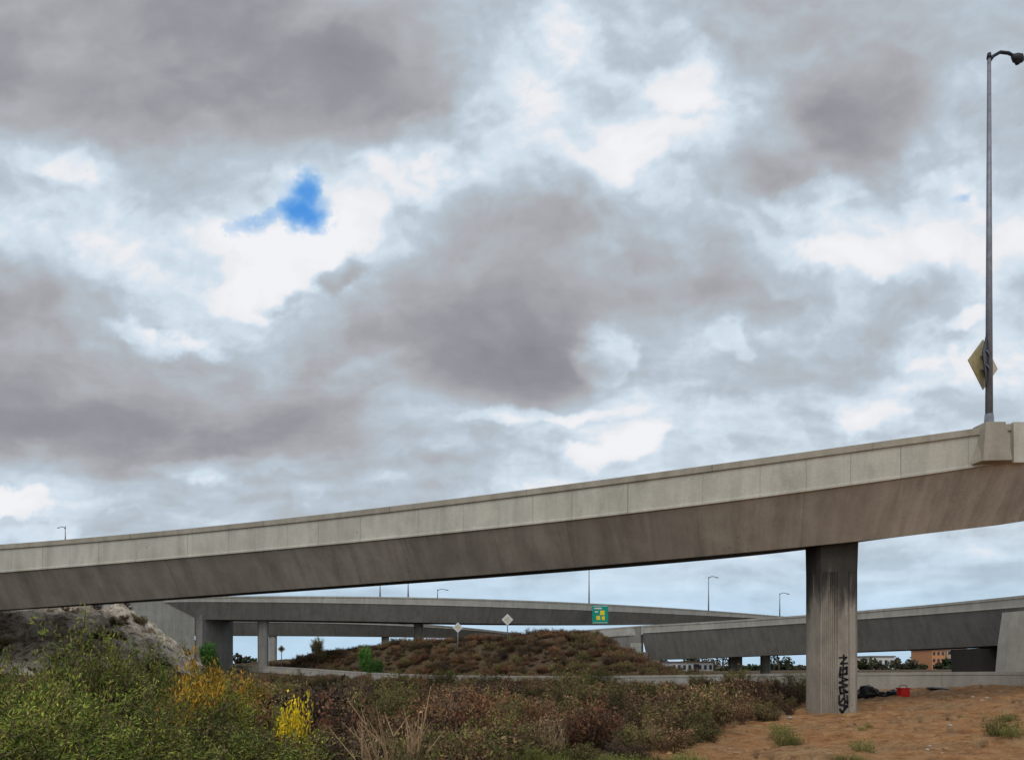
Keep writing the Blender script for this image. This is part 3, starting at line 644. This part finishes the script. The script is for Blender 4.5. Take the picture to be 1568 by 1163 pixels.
def mass(name,items,ls,pal,n_per):
    R=np.random.default_rng(5); Vs=[];Cs=[]
    for (x,y,z,rx_,rz_) in items:
        nb=6
        for k in range(nb):
            c=np.array([x,y,z])+np.array([R.normal()*rx_*.5,R.normal()*rx_*.4,abs(R.normal())*rz_*.45+rz_*.3]); rr=rx_*R.uniform(.3,.6)
            n=n_per//nb; dv=R.normal(size=(n,3)); dv/=np.linalg.norm(dv,axis=1)[:,None]; pp=c+dv*rr*R.uniform(.5,1,n)[:,None]*np.array([1,1,min(1,rz_/rx_)])
            a=R.normal(size=(n,3)); a/=np.linalg.norm(a,axis=1)[:,None]; b_=np.cross(a,R.normal(size=(n,3))); b_/=np.linalg.norm(b_,axis=1)[:,None]
            l=ls*R.uniform(.6,1.4,n)[:,None]
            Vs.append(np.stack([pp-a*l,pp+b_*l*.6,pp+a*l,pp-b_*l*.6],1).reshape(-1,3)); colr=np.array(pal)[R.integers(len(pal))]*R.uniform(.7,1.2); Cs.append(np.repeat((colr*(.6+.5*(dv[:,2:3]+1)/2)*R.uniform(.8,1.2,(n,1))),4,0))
    V=np.concatenate(Vs);C=np.concatenate(Cs); me=mesh_np(name,V,np.arange(len(V)).reshape(-1,4),C); me.materials.append(M_leaf)
    o=bpy.data.objects.new(name,me); col.objects.link(o)
it=[]
for k in range(150):
    d=random.uniform(230,380); u=random.uniform(-200,1800); x=(u-CX)/F*d; it.append((x,d,0,random.uniform(2.5,6),random.uniform(1.2,3.2)))
for u in list(range(1318,1500,16)): 
    d=random.uniform(200,240); it.append(((u-CX)/F*d,d,0,2.5,random.uniform(1.5,3)))
for u in range(1015,1235,14):
    d=random.uniform(190,230); it.append(((u-CX)/F*d,d,0,2,random.uniform(.6,1.4)))
for u in (335,350,372): d=160; it.append(((u-CX)/F*d,d,0.5,2,2.4))
mass('distant_trees',it,.45,[(.05,.075,.03),(.08,.08,.045),(.04,.065,.025),(.10,.09,.06)],360)
def palm(u,vt,d):
    x=(u-CX)/F*d; hh=CZ+(H-vt)/F*d; e_=empty('palm_tree',(x,d,0)); tube('trunk',[(0,0,0),(.15,0,hh*.5),(0,0,hh)],[.22,.16,.14],M_roof,e_,7)
    vs=[];fs=[]
    for k in range(26):
        an=random.uniform(0,6.28); el_=random.uniform(-.7,1.2); L_=1.6; p0=Vector((0,0,hh)); dr=Vector((math.cos(an)*math.cos(el_),math.sin(an)*math.cos(el_),math.sin(el_)))
        sd2=Vector((-math.sin(an),math.cos(an),0)); prev=p0; 
        for j in range(4):
            nx_=prev+dr*L_/4; w0=.22*(1-abs(j-1.5)/3); i=len(vs); vs+= [prev-sd2*w0,prev+sd2*w0,nx_+sd2*w0*.8,nx_-sd2*w0*.8]; fs.append((i,i+1,i+2,i+3)); prev=nx_; dr=(dr+Vector((0,0,-.28))).normalized()
    obj('fronds',vs,fs,M_pal,e_)
M_pal=flat('palm_frond',(.05,.07,.03),.8)
for u,v,d in [(1098,1009,200),(1107,1007,210),(1185,1006,205),(1192,1010,190),(1115,1012,215)]: palm(u,v,d)
def building(name,u0,u1,vt,d,mat,rows,cols_,dp=12):
    x0=(u0-CX)/F*d;x1=(u1-CX)/F*d;hh=CZ+(H-vt)/F*d; e_=empty(name,((x0+x1)/2,d,0)); w_=x1-x0
    box('walls',(0,dp/2,hh/2-.2),(w_,dp,hh+.4),mat,e_); box('parapet',(0,dp/2,hh+.15),(w_+.5,dp+.5,.3),M_roof,e_)
    for r in range(rows):
        for c_ in range(cols_):
            box('window_%d_%d'%(r,c_),(-w_/2+w_*(c_+.5)/cols_,-.03,hh*(r+.55)/rows),(w_/cols_*.5,.08,hh/rows*.45),M_win,e_)
    box('door',(w_*.1,-.05,1),(1.2,.1,2),M_dark,e_)
building('orange_building',1427,1447,995,230,M_borange,3,3)
building('tan_building',1450,1479,994,236,M_btan,3,4)
building('white_warehouse',1028,1092,1014,180,M_bwhite,1,8)
building('white_warehouse',1335,1370,1005,228,M_bwhite,1,4)
# ------------------------------------------------ debris by the column
from mathutils import noise as mnoise
def lump(name,c,s,mat,parent,seed,sub=3):
    bm=bmesh.new(); bmesh.ops.create_icosphere(bm,subdivisions=sub,radius=1); R=random.Random(seed); o3=[R.uniform(0,9) for _ in range(3)]
    for v in bm.verts:
        k=1+.45*mnoise.noise(v.co*1.6+Vector(o3))+.15*mnoise.noise(v.co*5+Vector(o3)); v.co*=k; v.co.z=max(v.co.z,-.6)
        v.co=Vector((v.co.x*s[0],v.co.y*s[1],v.co.z*s[2]))
    me=bpy.data.meshes.new(name); bm.to_mesh(me); bm.free(); me.materials.append(mat)
    o=bpy.data.objects.new(name,me); o.location=c; col.objects.link(o)
    if parent:o.parent=parent
    return o
db=empty('debris_pile')
for i,(u,d,s) in enumerate([(1330,34,(.45,.4,.35)),(1342,34,(.4,.3,.22)),(1355,35,(.3,.3,.15)),(1368,34.5,(.3,.25,.18)),(1376,35,(.25,.2,.15)),(1432,37,(.4,.3,.1)),(1445,37,(.3,.3,.08))]):
    x=(u-CX)/F*d; lump('rubbish_bag_%d'%i,(x,d,gz(x,d)+s[2]*.5),s,M_black,db,i)
x=(1383-CX)/F*33.5; z=gz(x,33.5); rc=empty('red_crate',(x,33.5,z))
box('body',(0,0,.2),(.42,.35,.34),M_red,rc,.03); box('lid',(0,0,.40),(.46,.39,.06),M_red,rc,.015,.05); tube('handle',[(-.17,0,.42),(-.12,0,.53),(.12,0,.53),(.17,0,.42)],.015,M_dark,rc)
q=W(1207,1070,30); lump('rock',(q.x,q.y,gz(q.x,q.y)+.12),(.28,.22,.2),M_rock,None,44)
q=W(1195,1085,27); lump('rock',(q.x,q.y,gz(q.x,q.y)+.05),(.18,.16,.1),M_rock,None,45)
st=empty('stones')
M_clod=flat("dirt_clod",(.34,.20,.11),.95,0,.4)
for k in range(300):
    x=random.uniform(2,22); y=random.uniform(10,36)
    if x<edge(y)-1: continue
    s=random.uniform(.02,.06); lump('stone',(x,y,gz(x,y)+s*.2),(s*1.3,s,s*.7),M_rock if k%4==0 else M_clod,st,k,2)
print('objects',len(bpy.data.objects))
